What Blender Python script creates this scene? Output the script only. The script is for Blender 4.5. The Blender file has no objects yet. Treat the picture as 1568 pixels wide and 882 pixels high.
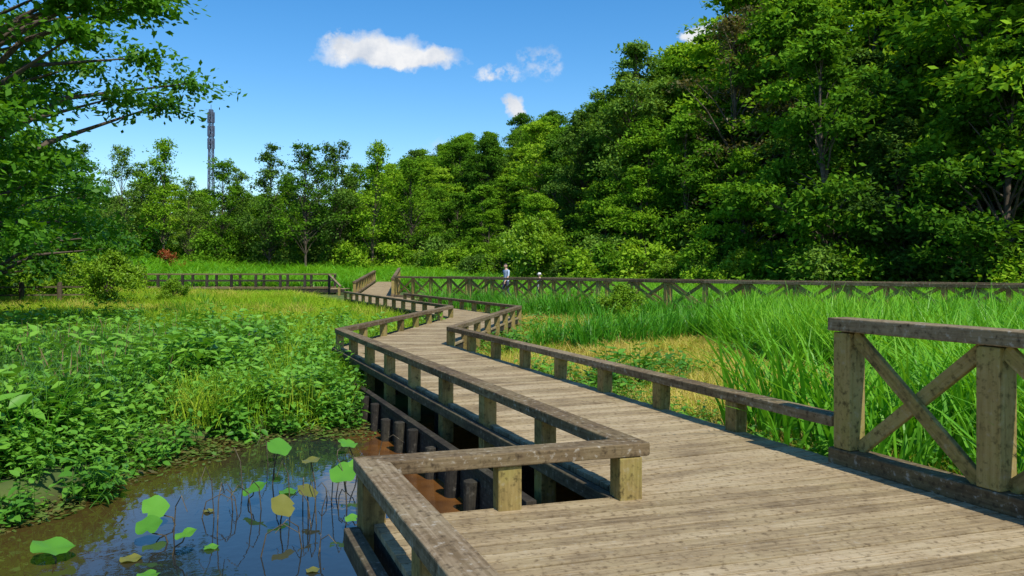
import bpy, math, random
import numpy as np
from mathutils import Vector
random.seed(7); rng=np.random.default_rng(7)
S=bpy.context.scene
def link(o): S.collection.objects.link(o); return o
# ------------------------------------------------------------------ node helpers
def newmat(name):
    m=bpy.data.materials.new(name); m.use_nodes=True
    m.node_tree.nodes.clear(); return m,m.node_tree.nodes,m.node_tree.links
def ramp(N,stops,interp='LINEAR'):
    r=N.new('ShaderNodeValToRGB'); e=r.color_ramp.elements; r.color_ramp.interpolation=interp
    while len(e)<len(stops): e.new(0.5)
    for i,(p,c) in enumerate(stops):
        e[i].position=p; e[i].color=(*c,1) if len(c)==3 else c
    return r
def noise(N,L,vec,scale,detail=4,rough=.55):
    n=N.new('ShaderNodeTexNoise'); n.inputs['Scale'].default_value=scale
    n.inputs['Detail'].default_value=detail; n.inputs['Roughness'].default_value=rough
    if vec is not None: L.new(vec,n.inputs['Vector'])
    return n.outputs['Fac']
def mixc(N,L,fac,a,b,mode='MIX'):
    m=N.new('ShaderNodeMix'); m.data_type='RGBA'; m.blend_type=mode
    for s,v in ((0,fac),(6,a),(7,b)):
        if hasattr(v,'default_value') or hasattr(v,'is_linked'): L.new(v,m.inputs[s])
        else: m.inputs[s].default_value=v if s==0 else (*v,1)
    return m.outputs[2]
def math_(N,L,op,a,b=None,c=None,clamp=False):
    m=N.new('ShaderNodeMath'); m.operation=op; m.use_clamp=clamp
    for i,v in enumerate((a,b,c)):
        if v is None: continue
        if isinstance(v,(int,float)): m.inputs[i].default_value=v
        else: L.new(v,m.inputs[i])
    return m.outputs[0]
def out(N,L,sh):
    o=N.new('ShaderNodeOutputMaterial'); L.new(sh,o.inputs[0])
def leafmat(name,cols,trans=.35,rough=.45,nscale=.12,orand=.35,gloss=True):
    m,N,L=newmat(name)
    at=N.new('ShaderNodeAttribute'); at.attribute_name='tint'
    oi=N.new('ShaderNodeObjectInfo')
    g=N.new('ShaderNodeNewGeometry')
    n=noise(N,L,g.outputs['Position'],nscale,2)
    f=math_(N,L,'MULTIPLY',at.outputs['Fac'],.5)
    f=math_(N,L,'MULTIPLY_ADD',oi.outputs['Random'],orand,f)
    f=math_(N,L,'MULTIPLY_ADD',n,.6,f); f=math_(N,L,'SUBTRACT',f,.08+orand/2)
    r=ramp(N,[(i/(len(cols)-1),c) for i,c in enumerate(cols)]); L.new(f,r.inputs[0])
    if gloss:
        p=N.new('ShaderNodeBsdfPrincipled'); p.inputs['Roughness'].default_value=rough
        p.inputs['Specular IOR Level'].default_value=.22
        L.new(r.outputs[0],p.inputs['Base Color'])
    else:
        p=N.new('ShaderNodeBsdfDiffuse'); L.new(r.outputs[0],p.inputs[0])
    t=N.new('ShaderNodeBsdfTranslucent')
    tc=mixc(N,L,1.0,r.outputs[0],(1.35,1.25,.5),'MULTIPLY'); L.new(tc,t.inputs[0])
    mx=N.new('ShaderNodeMixShader'); mx.inputs[0].default_value=trans
    L.new(p.outputs[0],mx.inputs[1]); L.new(t.outputs[0],mx.inputs[2]); out(N,L,mx.outputs[0]); return m
def woodmat(name,cd,cm,cl,moss=(.2,.2,.05),mossamt=.4,light=.3,stain=.85):
    m,N,L=newmat(name)
    uv=N.new('ShaderNodeUVMap'); mp=N.new('ShaderNodeMapping'); mp.inputs['Scale'].default_value=(2.2,38,1)
    L.new(uv.outputs[0],mp.inputs[0])
    fine=noise(N,L,mp.outputs[0],1,6,.65)
    g=N.new('ShaderNodeNewGeometry'); big=noise(N,L,g.outputs['Position'],2.3,6,.62)
    spot=noise(N,L,g.outputs['Position'],22,4,.6)
    at=N.new('ShaderNodeAttribute'); at.attribute_name='tint'
    f=math_(N,L,'MULTIPLY_ADD',at.outputs['Fac'],.32,math_(N,L,'MULTIPLY',fine,.95))
    f=math_(N,L,'MULTIPLY_ADD',big,.95,f); f=math_(N,L,'SUBTRACT',f,.62)
    r=ramp(N,[(0.05,cd),(.5,cm),(.95,cl)]); L.new(f,r.inputs[0])
    mr=ramp(N,[(.45,(0,0,0)),(.7,(mossamt,)*3)]); L.new(big,mr.inputs[0])
    c=mixc(N,L,mr.outputs[0],r.outputs[0],moss)
    sr=ramp(N,[(.58,(0,0,0)),(.70,(light,)*3)]); L.new(spot,sr.inputs[0])
    c=mixc(N,L,sr.outputs[0],c,(.46,.42,.34))
    dr=ramp(N,[(.30,(stain,)*3),(.47,(0,0,0))]); L.new(spot,dr.inputs[0])
    c=mixc(N,L,dr.outputs[0],c,cd)
    p=N.new('ShaderNodeBsdfPrincipled'); p.inputs['Roughness'].default_value=.85
    p.inputs['Specular IOR Level'].default_value=.2
    L.new(c,p.inputs['Base Color'])
    b=N.new('ShaderNodeBump'); b.inputs['Strength'].default_value=.7; b.inputs['Distance'].default_value=.008
    L.new(fine,b.inputs['Height']); L.new(b.outputs[0],p.inputs['Normal']); out(N,L,p.outputs[0]); return m
def plain(name,c,rough=.8,var=.25,scale=6,metal=0):
    m,N,L=newmat(name); g=N.new('ShaderNodeNewGeometry')
    n=noise(N,L,g.outputs['Position'],scale,4)
    r=ramp(N,[(.3,tuple(v*(1-var) for v in c)),(.7,tuple(min(1,v*(1+var)) for v in c))]); L.new(n,r.inputs[0])
    p=N.new('ShaderNodeBsdfPrincipled'); p.inputs['Roughness'].default_value=rough; p.inputs['Metallic'].default_value=metal
    L.new(r.outputs[0],p.inputs['Base Color']); out(N,L,p.outputs[0]); return m

M_deck=woodmat('deck_wood',(.11,.075,.038),(.345,.26,.145),(.60,.48,.31),(.22,.18,.075),.35,.25)
M_rail=woodmat('rail_wood',(.038,.025,.013),(.165,.115,.06),(.40,.31,.20),(.13,.115,.035),.35,.6)
M_post=woodmat('post_wood',(.06,.045,.015),(.29,.21,.072),(.44,.34,.145),(.19,.19,.03),.6,.2)
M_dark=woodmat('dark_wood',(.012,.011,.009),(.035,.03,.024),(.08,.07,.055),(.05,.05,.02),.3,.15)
M_edge=woodmat('edge_wood',(.03,.024,.016),(.10,.08,.05),(.22,.18,.12),(.09,.09,.03),.3,.3)
M_bark=plain('bark',(.085,.065,.045),.9,.45,5)
FC=[(.035,.095,.013),(.08,.19,.016),(.155,.32,.02),(.25,.43,.03)]
M_leafF=leafmat('forest_leaves',FC,.32,.5,.09,.55,False)
M_leafY=leafmat('light_forest_leaves',[(.10,.21,.015),(.17,.34,.02),(.27,.45,.027),(.34,.49,.045)],.35,.5,.1,.5,False)
M_leafG=leafmat('grey_forest_leaves',[(.045,.10,.022),(.095,.19,.03),(.16,.29,.04),(.25,.38,.06)],.3,.5,.1,.5,False)
M_leafD=leafmat('broad_leaves',[(.025,.095,.012),(.055,.175,.012),(.11,.28,.014),(.20,.40,.02)],.42)
M_leafB=leafmat('bush_leaves',[(.12,.24,.015),(.20,.36,.02),(.31,.47,.03)],.35)
M_leafR=leafmat('red_bush_leaves',[(.32,.07,.03),(.38,.12,.04),(.3,.16,.03)],.3)
M_leafS=leafmat('sparse_leaves',[(.09,.09,.03),(.15,.13,.045),(.13,.20,.03)],.3)
M_reed=leafmat('reed_blades',[(.035,.15,.012),(.075,.28,.016),(.15,.41,.022),(.27,.52,.03)],.38,.4,.25)
M_grass=leafmat('grass_blades',[(.08,.24,.016),(.18,.38,.02),(.32,.46,.03),(.44,.47,.07)],.35,.6,.25,.35,False)
M_tan=leafmat('dry_grass',[(.24,.36,.03),(.42,.43,.06),(.58,.46,.12),(.62,.48,.19)],.3,.7,.5,.35,False)
M_herb=leafmat('herb_leaves',[(.035,.14,.02),(.085,.25,.025),(.17,.39,.04),(.31,.53,.08)],.3,.4,.6)
M_dkg=leafmat('dark_grass',[(.025,.08,.03),(.045,.14,.035),(.08,.21,.03),(.13,.30,.03)],.3,.45,.5)
M_float=leafmat('floating_leaves',[(.05,.06,.02),(.12,.10,.03),(.10,.2,.03),(.16,.07,.03)],.1,.35,2)
M_lotus=leafmat('lotus_leaves',[(.07,.24,.025),(.13,.37,.04),(.20,.46,.06)],.35,.4,1)
M_lotusb=leafmat('old_lotus_leaves',[(.10,.12,.03),(.20,.20,.04),(.26,.28,.05)],.25,.4,1)
M_seed=leafmat('seed_heads',[(.14,.08,.05),(.22,.14,.08),(.26,.2,.08)],.2,.8,1)
# ------------------------------------------------------------------ mesh helpers
class MB:
    def __init__(s): s.v=[];s.f=[];s.uv=[];s.m=[];s.t=[]
    def hexa(s,P,mat=0,L=None,tint=None):
        P=[Vector(p) for p in P]; b=len(s.v); s.v+= [tuple(p) for p in P]
        t=random.random() if tint is None else tint; ou=random.random()*50; ov=random.random()*50
        ax=(P[1]-P[0]); ax=ax.normalized() if ax.length>1e-6 else Vector((1,0,0))
        for q in ((3,2,1,0),(4,5,6,7),(0,1,5,4),(1,2,6,5),(2,3,7,6),(3,0,4,7)):
            s.f.append(tuple(b+i for i in q)); s.m.append(mat); s.t.append(t)
            n=(P[q[1]]-P[q[0]]).cross(P[q[2]]-P[q[1]]); n=n.normalized() if n.length>1e-9 else Vector((0,0,1))
            w=n.cross(ax)
            if w.length<.3: w=Vector((0,0,1)).cross(n); w=w if w.length>.1 else Vector((1,0,0))
            for i in q:
                d=P[i]; s.uv.append((d.dot(ax)+ou,d.dot(w.normalized())+ov))
    def beam(s,a,b,w,h,mat=0,tint=None,up=Vector((0,0,1))):
        a=Vector(a);b=Vector(b); d=(b-a).normalized(); side=d.cross(up)
        side=side.normalized() if side.length>.05 else Vector((1,0,0)); u=side.cross(d).normalized()
        x=side*w/2;y=u*h/2
        s.hexa([a-x-y,b-x-y,b+x-y,a+x-y,a-x+y,b-x+y,b+x+y,a+x+y],mat,tint=tint)
    def post(s,x,y,z0,z1,w,ang,mat=0,wy=None,lean=0):
        wy=wy or w
        c,n=math.cos(ang),math.sin(ang); P=[]
        q=[(-w/2,-wy/2),(w/2,-wy/2),(w/2,wy/2),(-w/2,wy/2)]
        q=[(x+i*c-j*n,y+i*n+j*c) for i,j in q]
        s.hexa([(*q[0],z0),(*q[0],z1),(*q[1],z1),(*q[1],z0),(*q[3],z0),(*q[3],z1),(*q[2],z1),(*q[2],z0)],mat)
    def cyl(s,x,y,z0,z1,r,mat=0,n=12,r1=None):
        b=len(s.v); r1=r if r1 is None else r1; t=random.random()
        for k in range(n):
            a=2*math.pi*k/n; s.v+=[(x+r*math.cos(a),y+r*math.sin(a),z0),(x+r1*math.cos(a),y+r1*math.sin(a),z1)]
        for k in range(n):
            j=(k+1)%n; s.f.append((b+2*k,b+2*j,b+2*j+1,b+2*k+1)); s.m.append(mat); s.t.append(t)
            s.uv+=[(z0,k/n),(z0,(k+1)/n),(z1,(k+1)/n),(z1,k/n)]
        s.f.append(tuple(b+2*k+1 for k in range(n))); s.m.append(mat); s.t.append(t); s.uv+=[(0,0)]*n
    def obj(s,name,mats,bevel=0):
        me=bpy.data.meshes.new(name); me.from_pydata(s.v,[],s.f)
        for m in mats: me.materials.append(m)
        me.polygons.foreach_set('material_index',s.m)
        u=me.uv_layers.new(name='UVMap'); u.data.foreach_set('uv',np.array(s.uv,dtype=np.float32).ravel())
        a=me.attributes.new('tint','FLOAT','FACE'); a.data.foreach_set('value',s.t)
        me.update(); o=link(bpy.data.objects.new(name,me))
        if bevel:
            b=o.modifiers.new('bevel','BEVEL'); b.width=bevel; b.segments=2; b.limit_method='ANGLE'
        return o
def npmesh(name,V,F,mats,mi=None,tint=None,smooth=False):
    me=bpy.data.meshes.new(name); V=np.asarray(V,dtype=np.float32); F=np.asarray(F,dtype=np.int32)
    k=F.shape[1]
    me.vertices.add(len(V)); me.vertices.foreach_set('co',V.ravel())
    me.loops.add(F.size); me.loops.foreach_set('vertex_index',F.ravel())
    me.polygons.add(len(F)); me.polygons.foreach_set('loop_start',np.arange(len(F),dtype=np.int32)*k)
    for m in mats: me.materials.append(m)
    if mi is not None: me.polygons.foreach_set('material_index',np.asarray(mi,dtype=np.int32))
    if tint is not None:
        a=me.attributes.new('tint','FLOAT','FACE'); a.data.foreach_set('value',np.asarray(tint,dtype=np.float32))
    me.update(calc_edges=True); me.validate()
    if smooth: me.polygons.foreach_set('use_smooth',[True]*len(F))
    return me
# ------------------------------------------------------------------ layout
A1=(.12,2.25);P1=(-.84,4.68);P2=(.78,5.18);P3=(-3.29,14.97);P4=(-1.9,24.3);P5=(-8.5,40)
T1=(2.59,6.02);R0=(2.55,6.1);R1=(-1.21,15.5);R2=(.22,24.3);R3=(-5.03,36.8)
C1=(-6.2,42.);C2=(12.5,19.2)
cd=np.array([C2[0]-C1[0],C2[1]-C1[1]]);cd/=np.linalg.norm(cd); cn=np.array([-cd[1],cd[0]])
CE=tuple(np.array(C2)+cd*14); F1=tuple(np.array(C1)+cn*2.0); F2=tuple(np.array(CE)+cn*2.0)
decks=[
 ([A1,(-1.3,-2.5),(6.2,-2.5),(2.72,5.78),P2,P1],(.956,.292)),
 ([P2,(2.72,5.78),R1,P3],(.923,.384)),
 ([P3,R1,R2,P4],(.99,-.15)),
 ([P4,R2,R3,P5],(.923,.385)),
 ([P5,R3,(-4.6,41.),F1,(-8.9,44.2)],(1,.05)),
 ([C1,CE,F2,F1],tuple(cn)),
 ([(-29,60),(-12.8,60),(-12.8,62),(-29,62)],(0,1)),
]
def sdf(P,x,y):
    x=np.asarray(x,float);y=np.asarray(y,float); d=np.full(x.shape,1e9); ins=np.zeros(x.shape,bool)
    n=len(P)
    for i in range(n):
        ax,ay=P[i];bx,by=P[(i+1)%n]; ex,ey=bx-ax,by-ay
        t=np.clip(((x-ax)*ex+(y-ay)*ey)/(ex*ex+ey*ey),0,1)
        d=np.minimum(d,np.hypot(x-ax-t*ex,y-ay-t*ey))
        c=((ay>y)!=(by>y)); xx=(bx-ax)*(y-ay)/((by-ay) if by!=ay else 1e-9)+ax
        ins^=(c&(x<xx))
    return np.where(ins,-d,d)
POND=[(-5.6,-6),(-5.3,4.5),(-4.75,6),(-4.3,7.4),(-4.4,8.6),(-4.2,9.9),(-3.2,10.5),(-2.4,11.0),(-2.25,12.1),(-.6,11.5),(2.4,5.5),(4,-6)]
def sstep(a,b,x): t=np.clip((x-a)/(b-a),0,1); return t*t*(3-2*t)
def wob(x,y,s=1.): return np.sin(x*1.3*s+1.7*np.sin(y*.9*s))*.5+np.sin(y*1.1*s+2.1*np.sin(x*.7*s+1))*.5
def hs(x,y): return (x-30)*.846+(y-30)*.534
WZ=-.70
def gz(x,y):
    x=np.asarray(x,float);y=np.asarray(y,float)
    z=-.5+.05*wob(x,y,.6)
    near=(np.abs(x)<12)&(y<20)&(y>-10)
    d=np.where(near,sdf(POND,x,y)+.10*wob(x,y,2.),9)
    z=z-.65*sstep(.25,-.4,d)
    z=z+1.5*sstep(58,95,y)*sstep(15,-15,x)
    s=hs(x,y); z=z+np.clip(s,0,40)*.40*sstep(0,12,s)
    z=z+ .8*sstep(22,40,-x)*sstep(30,45,y)
    return z
def axis(lo,hi,f0,f1,step):
    a=list(np.arange(f0,f1,step)); s=step
    x=f0
    L_=[]
    while x>lo: s*=1.13; x-=s; L_.append(x)
    s=step;x=a[-1];R_=[]
    while x<hi: s*=1.13; x+=s; R_.append(x)
    return np.array(L_[::-1]+a+R_)
gx=axis(-1500,1500,-8,8,.16); gy=axis(-300,2000,-2,16,.16)
X,Y=np.meshgrid(gx,gy); Z=gz(X,Y)
nx,ny=len(gx),len(gy); idx=np.arange(nx*ny).reshape(ny,nx)
F=np.stack([idx[:-1,:-1],idx[:-1,1:],idx[1:,1:],idx[1:,:-1]],-1).reshape(-1,4)
mg,N,L=newmat('ground_soil'); g=N.new('ShaderNodeNewGeometry')
n1=noise(N,L,g.outputs['Position'],.5,6); n2=noise(N,L,g.outputs['Position'],9,5)
r=ramp(N,[(.3,(.03,.07,.012)),(.5,(.08,.14,.02)),(.7,(.16,.18,.04))]); L.new(n1,r.inputs[0])
c=mixc(N,L,math_(N,L,'MULTIPLY',n2,.6),r.outputs[0],(.045,.035,.015))
sx=N.new('ShaderNodeSeparateXYZ'); L.new(g.outputs['Position'],sx.inputs[0])
mud=math_(N,L,'MULTIPLY_ADD',sx.outputs[2],-6,-3.5,clamp=True)
c=mixc(N,L,mud,c,(.05,.03,.012))
p=N.new('ShaderNodeBsdfPrincipled'); p.inputs['Roughness'].default_value=.95; L.new(c,p.inputs['Base Color']); out(N,L,p.outputs[0])
link(bpy.data.objects.new('ground',npmesh('ground',np.stack([X,Y,Z],-1).reshape(-1,3),F,[mg],smooth=True)))
# water
mw,N,L=newmat('pond_water'); g=N.new('ShaderNodeNewGeometry'); sx=N.new('ShaderNodeSeparateXYZ'); L.new(g.outputs['Position'],sx.inputs[0])
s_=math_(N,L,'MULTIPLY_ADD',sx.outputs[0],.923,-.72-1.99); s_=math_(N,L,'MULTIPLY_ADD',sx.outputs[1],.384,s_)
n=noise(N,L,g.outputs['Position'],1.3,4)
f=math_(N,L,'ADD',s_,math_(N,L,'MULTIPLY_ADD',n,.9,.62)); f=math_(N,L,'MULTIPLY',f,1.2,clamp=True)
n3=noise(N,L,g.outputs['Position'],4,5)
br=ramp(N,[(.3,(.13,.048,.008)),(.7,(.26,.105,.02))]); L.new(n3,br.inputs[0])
lf=math_(N,L,'MULTIPLY_ADD',sx.outputs[0],-.9,-2.3,clamp=True)  # browner to the left: bank and tree reflection painted into the water colour
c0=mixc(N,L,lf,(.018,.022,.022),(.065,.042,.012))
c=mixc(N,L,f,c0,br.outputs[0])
p=N.new('ShaderNodeBsdfPrincipled'); p.inputs['Roughness'].default_value=.03; p.inputs['IOR'].default_value=1.75
L.new(c,p.inputs['Base Color'])
b=N.new('ShaderNodeBump'); b.inputs['Strength'].default_value=.06; b.inputs['Distance'].default_value=.02
L.new(noise(N,L,g.outputs['Position'],7,2),b.inputs['Height']); L.new(b.outputs[0],p.inputs['Normal']); out(N,L,p.outputs[0])
link(bpy.data.objects.new('pond_water',npmesh('pond_water',[(-9,-8,WZ),(7,-8,WZ),(7,14,WZ),(-9,14,WZ)],[(0,1,2,3)],[mw])))
# ------------------------------------------------------------------ boardwalk deck
def clip(P,n,d,sgn):
    R=[]
    for i in range(len(P)):
        a=P[i];b=P[(i+1)%len(P)]; da=sgn*(a[0]*n[0]+a[1]*n[1]-d); db=sgn*(b[0]*n[0]+b[1]*n[1]-d)
        if da>=0: R.append(a)
        if da*db<0:
            t=da/(da-db); R.append((a[0]+t*(b[0]-a[0]),a[1]+t*(b[1]-a[1])))
    return R
def planks(mb,poly,pd,zf=lambda x,y:0.,w=.122,gap=.012):
    l=math.hypot(*pd); pd=(pd[0]/l,pd[1]/l); n=(-pd[1],pd[0])
    ds=[p[0]*n[0]+p[1]*n[1] for p in poly]; t=min(ds)
    while t<max(ds):
        gp=gap+random.uniform(-.003,.005)
        Q=clip(clip(poly,n,t,1),n,t+w-gp,-1)
        if len(Q)>=3:
            A=sum(Q[i][0]*Q[(i+1)%len(Q)][1]-Q[(i+1)%len(Q)][0]*Q[i][1] for i in range(len(Q)))
            if A<0: Q=Q[::-1]
            if abs(A)>.01:
                b=len(mb.v); k=len(Q); dz=random.uniform(-.0035,.0035)
                mb.v+=[(x,y,zf(x,y)+dz) for x,y in Q]+[(x,y,zf(x,y)-.04) for x,y in Q]
                tt=random.random(); ou,ov=random.random()*50,random.random()*50
                fs=[tuple(range(b,b+k))]+[(b+i,b+k+i,b+k+(i+1)%k,b+(i+1)%k) for i in range(k)]
                for f_ in fs:
                    mb.f.append(f_); mb.m.append(0); mb.t.append(tt)
                    for i in f_:
                        x,y,_=mb.v[i]; mb.uv.append((x*pd[0]+y*pd[1]+ou,x*n[0]+y*n[1]+ov))
        t+=w
dk=MB()
for i,(poly,pd) in enumerate(decks):
    if i==0:
        planks(dk,[A1,(-1.3,-2.5),(6.2,-2.5),(4.45,1.7)],pd)
        planks(dk,[A1,(4.45,1.7),(2.72,5.78),P1],pd)
    else: planks(dk,poly,pd)
RA=[(-8.7,44.2),(-6.7,43.6),(-8.3,57),(-9.8,57)]
planks(dk,RA,(1,0),lambda x,y:(y-44)*.045)
def off(a,b,o,z):
    a=Vector((*a,z));b=Vector((*b,z)); d=(b-a).normalized(); n=Vector((-d.y,d.x,0)); return a+n*o,b+n*o
def edge(a,b,o,z,w,h,mat=1):
    p,q=off(a,b,o,z); dk.beam(p,q,w,h,mat)
for a,b in ((A1,P1),(P1,P2),(P2,P3),(P3,P4),(P4,P5)):
    edge(a,b,-.03,-.115,.06,.14,1)
for a,b in (((4.45,1.7),(2.72,5.78)),((2.72,5.78),R1),(R1,R2),(R2,R3)): edge(a,b,.05,-.115,.06,.14,1)
edge(C1,CE,.05,-.12,.06,.16,1); edge(F1,F2,-.05,-.12,.06,.16,1); edge((-29,60),(-12.8,60),.05,-.16,.08,.3,1)
def dist(a,b): return math.hypot(a[0]-b[0],a[1]-b[1])
for (a,b,c,d) in ((P2,P3,(2.72,5.78),R1),(P3,P4,R1,R2),(P4,P5,R2,R3)):
    n_=max(2,int(dist(a,b)/2.2))
    for k in range(n_+1):
        t=k/n_
        for q0,q1,s in ((a,b,1),(c,d,-1)):
            x=q0[0]+(q1[0]-q0[0])*t; y=q0[1]+(q1[1]-q0[1])*t
            dk.post(x+.35*s,y,-1.3,-.19,.15,.4,1)
for x,y in ((-.55,4.5),(.1,3.2),(.9,4.8),(2,5.2),(0.3,2.2)): dk.post(x,y,-1.3,-.19,.16,.4,1)
for x in np.arange(-29,-12,2.7): dk.post(x,60.1,-1,-.31,.2,0,1)
deck=dk.obj('boardwalk_deck',[M_deck,M_dark],.004)
rv=MB(); p,q=off(P2,P3,.24,-.62); v=(q-p)
rv.beam(p+v*.10,p+v*.92,.05,.56,0); rv.beam(p+v*.10+Vector((0,0,.30)),p+v*.92+Vector((0,0,.30)),.09,.05,0)
p,q=off(P2,P3,.33,0)
for k in range(13):
    t=.14+.062*k+random.uniform(-.008,.008); c=p+(q-p)*t
    rv.cyl(c.x,c.y,-1.25,-.36+random.uniform(-.09,.06),.07*random.uniform(.88,1.1),0,14)
c=p+(q-p)*.095; rv.cyl(c.x,c.y,-1.2,-.33,.09,0,14)
rv.obj('timber_revetment',[M_dark],.006)
# ------------------------------------------------------------------ railings
def rail_beam(mb,pts,w,h,zt,mat=0,zf=None,mx=3.7):
    P0=[Vector((p[0],p[1])) for p in pts]
    P=[P0[0]]
    for i in range(len(P0)-1):
        n=max(1,int(round((P0[i+1]-P0[i]).length/mx)))
        for k in range(1,n+1): P.append(P0[i].lerp(P0[i+1],k/n))
    Ls=[];Rs=[]
    for i,p in enumerate(P):
        d0=(P[i]-P[i-1]).normalized() if i>0 else None; d1=(P[i+1]-P[i]).normalized() if i<len(P)-1 else None
        if d0 is None: n=Vector((-d1.y,d1.x)); k=1
        elif d1 is None: n=Vector((-d0.y,d0.x)); k=1
        else:
            n0=Vector((-d0.y,d0.x));n1=Vector((-d1.y,d1.x)); n=(n0+n1).normalized(); k=1/max(.35,n.dot(n0))
        Ls.append(p+n*w/2*k); Rs.append(p-n*w/2*k)
    for i in range(len(P)-1):
        g=(P[i+1]-P[i]).normalized()*.002
        dz=random.uniform(-.003,.003); za=zt+dz; zb=zt+dz
        a,b,c,d=Rs[i]+g,Rs[i+1]-g,Ls[i+1]-g,Ls[i]+g
        mb.hexa([(a.x,a.y,za-h),(b.x,b.y,zb-h),(c.x,c.y,zb-h),(d.x,d.y,za-h),(a.x,a.y,za),(b.x,b.y,zb),(c.x,c.y,zb),(d.x,d.y,za)],mat)
def posts(mb,a,b,n,z0,z1,w=.15,ends=(True,True),mat=1,first=None):
    ang=math.atan2(b[1]-a[1],b[0]-a[0])
    for k in range(n+1):
        if k==0 and not ends[0] or k==n and not ends[1]: continue
        t=k/n; mb.post(a[0]+(b[0]-a[0])*t,a[1]+(b[1]-a[1])*t,z0,z1,w*random.uniform(.96,1.04),ang+random.uniform(-.03,.03),mat,wy=w*.9)
zt=.365
m=MB(); rail_beam(m,[(-1.3,-2.3),A1,P1,P2,P3,P4],.185,.085,zt)
e=zt-.090
posts(m,A1,P1,2,-.75,e,.155,(True,True)); posts(m,P1,P2,2,-.03,e,.155,(False,False)); m.post(P2[0]-.03,P2[1]-.02,-.02,e,.16,.3,1)
posts(m,P2,P3,8,-.45,e,.15,(False,True)); posts(m,P3,P4,7,-.4,e,.15,(False,True)); posts(m,A1,(-1.3,-2.3),3,-.75,e,.155,(False,True))
a,b=off(P2,P3,.115,-.045); m.beam(a,b,.07,.10,2); a,b=off(P3,P4,.115,-.045); m.beam(a,b,.07,.10,2)
a,b=off(A1,P1,.12,-.09); m.beam(a,b,.09,.13,2)
a,b=off(P1,P2,.0,-.075); m.beam(a,b,.1,.085,2)
m.obj('low_wooden_railing',[M_rail,M_post,M_edge],.008)
m=MB(); rail_beam(m,[R0,R1,R2,R3],.17,.085,zt)
posts(m,R0,R1,8,-.3,e,.15,(False,True)); posts(m,R1,R2,7,-.3,e,.15,(False,True)); posts(m,R2,R3,10,-.3,e,.15,(False,True))
m.obj('low_wooden_railing',[M_rail,M_post],.008)
m=MB(); rail_beam(m,[P4,P5],.17,.085,zt); posts(m,P4,P5,12,-.4,e,.15,(False,True))
m.obj('low_wooden_railing',[M_rail,M_post],.008)
def tall(name,a,b,n,zt=1.12,w=.16,bev=.008,zf=lambda t:0,brace=True,mats=None):
    m=MB(); A=Vector((*a,0));B=Vector((*b,0)); ang=math.atan2(B.y-A.y,B.x-A.x); d=(B-A).normalized(); s=Vector((-d.y,d.x,0))
    Zv=Vector((0,0,1))
    ns=max(1,n//2)
    for k in range(ns):
        t0,t1=k/ns,(k+1)/ns; dz=random.uniform(-.004,.004)
        e0=-.12 if k==0 else .002; e1=.1 if k==ns-1 else -.002
        m.beam(A+(B-A)*t0+d*e0+Zv*(zt-.05+zf(t0)+dz),A+(B-A)*t1+d*e1+Zv*(zt-.05+zf(t1)+dz),.2,.1,0)
        m.beam(A+(B-A)*t0+d*e0+Zv*(.06+zf(t0)),A+(B-A)*t1+d*e1+Zv*(.06+zf(t1)),.19,.12,0)
    for k in range(n+1):
        t=k/n; p=A+(B-A)*t; z=zf(t); m.post(p.x,p.y,.122+z,zt-.106+z,w,ang,1)
        m.post(p.x,p.y,-.6,-.002+z,w*.8,ang,1)
    for k in range(n):
        p=A+(B-A)*(k/n)+d*w/2; q=A+(B-A)*((k+1)/n)-d*w/2; z0=zf(k/n);z1=zf((k+1)/n)
        if brace:
            m.beam(p+s*.024+Zv*(.13+z0),q+s*.024+Zv*(zt-.12+z1),.045,.10,1,up=Zv)
            m.beam(p-s*.024+Zv*(zt-.12+z0),q-s*.024+Zv*(.13+z1),.045,.10,1,up=Zv)
        else:
            m.beam(p+Zv*(.6+z0),q+Zv*(.6+z1),.06,.12,1)
    return m.obj(name,mats or [M_rail,M_post],bev)
td=Vector((.46,-1.09)).normalized()
tall('tall_wooden_railing',T1,(T1[0]+td.x*1.18*7,T1[1]+td.y*1.18*7),7)
tall('tall_wooden_railing',C1,CE,26,w=.14)
tall('tall_wooden_railing',tuple(np.array(F1)+cd*2),F2,25,w=.14)
tall('tall_wooden_railing',(-29,60.05),(-14,60.05),8,1.15,.18,brace=False,mats=[M_rail,M_dark])
tall('tall_wooden_railing',(-29,62),(-14,62),8,1.15,.18,brace=False,mats=[M_rail,M_dark])
zr=lambda t:t*.6
tall('tall_wooden_railing',(-8.9,44.3),(-10,57),8,.8,zf=zr,brace=False)
tall('tall_wooden_railing',(-6.6,43.4),(-8.2,57),8,1.0,zf=zr)
m=MB(); m.beam((-14,60,1.07),(-12.6,57.5,.25),.16,.09,0); m.post(-12.7,57.6,-.6,.2,.16,0,1); m.obj('sloping_handrail',[M_rail,M_post],.008)
m=MB()
fp=[(-27.5,38),(-26,38.5),(-24.4,39),(-22.8,39.5),(-21.3,40)]
for x,y in fp: m.cyl(x,y,-.6,.85,.12,0,12)
for k in range(len(fp)-1):
    for z in (.2,.6): m.beam((*fp[k],z),(*fp[k+1],z),.07,.08,0)
m.obj('post_and_rail_fence',[M_edge])
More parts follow.
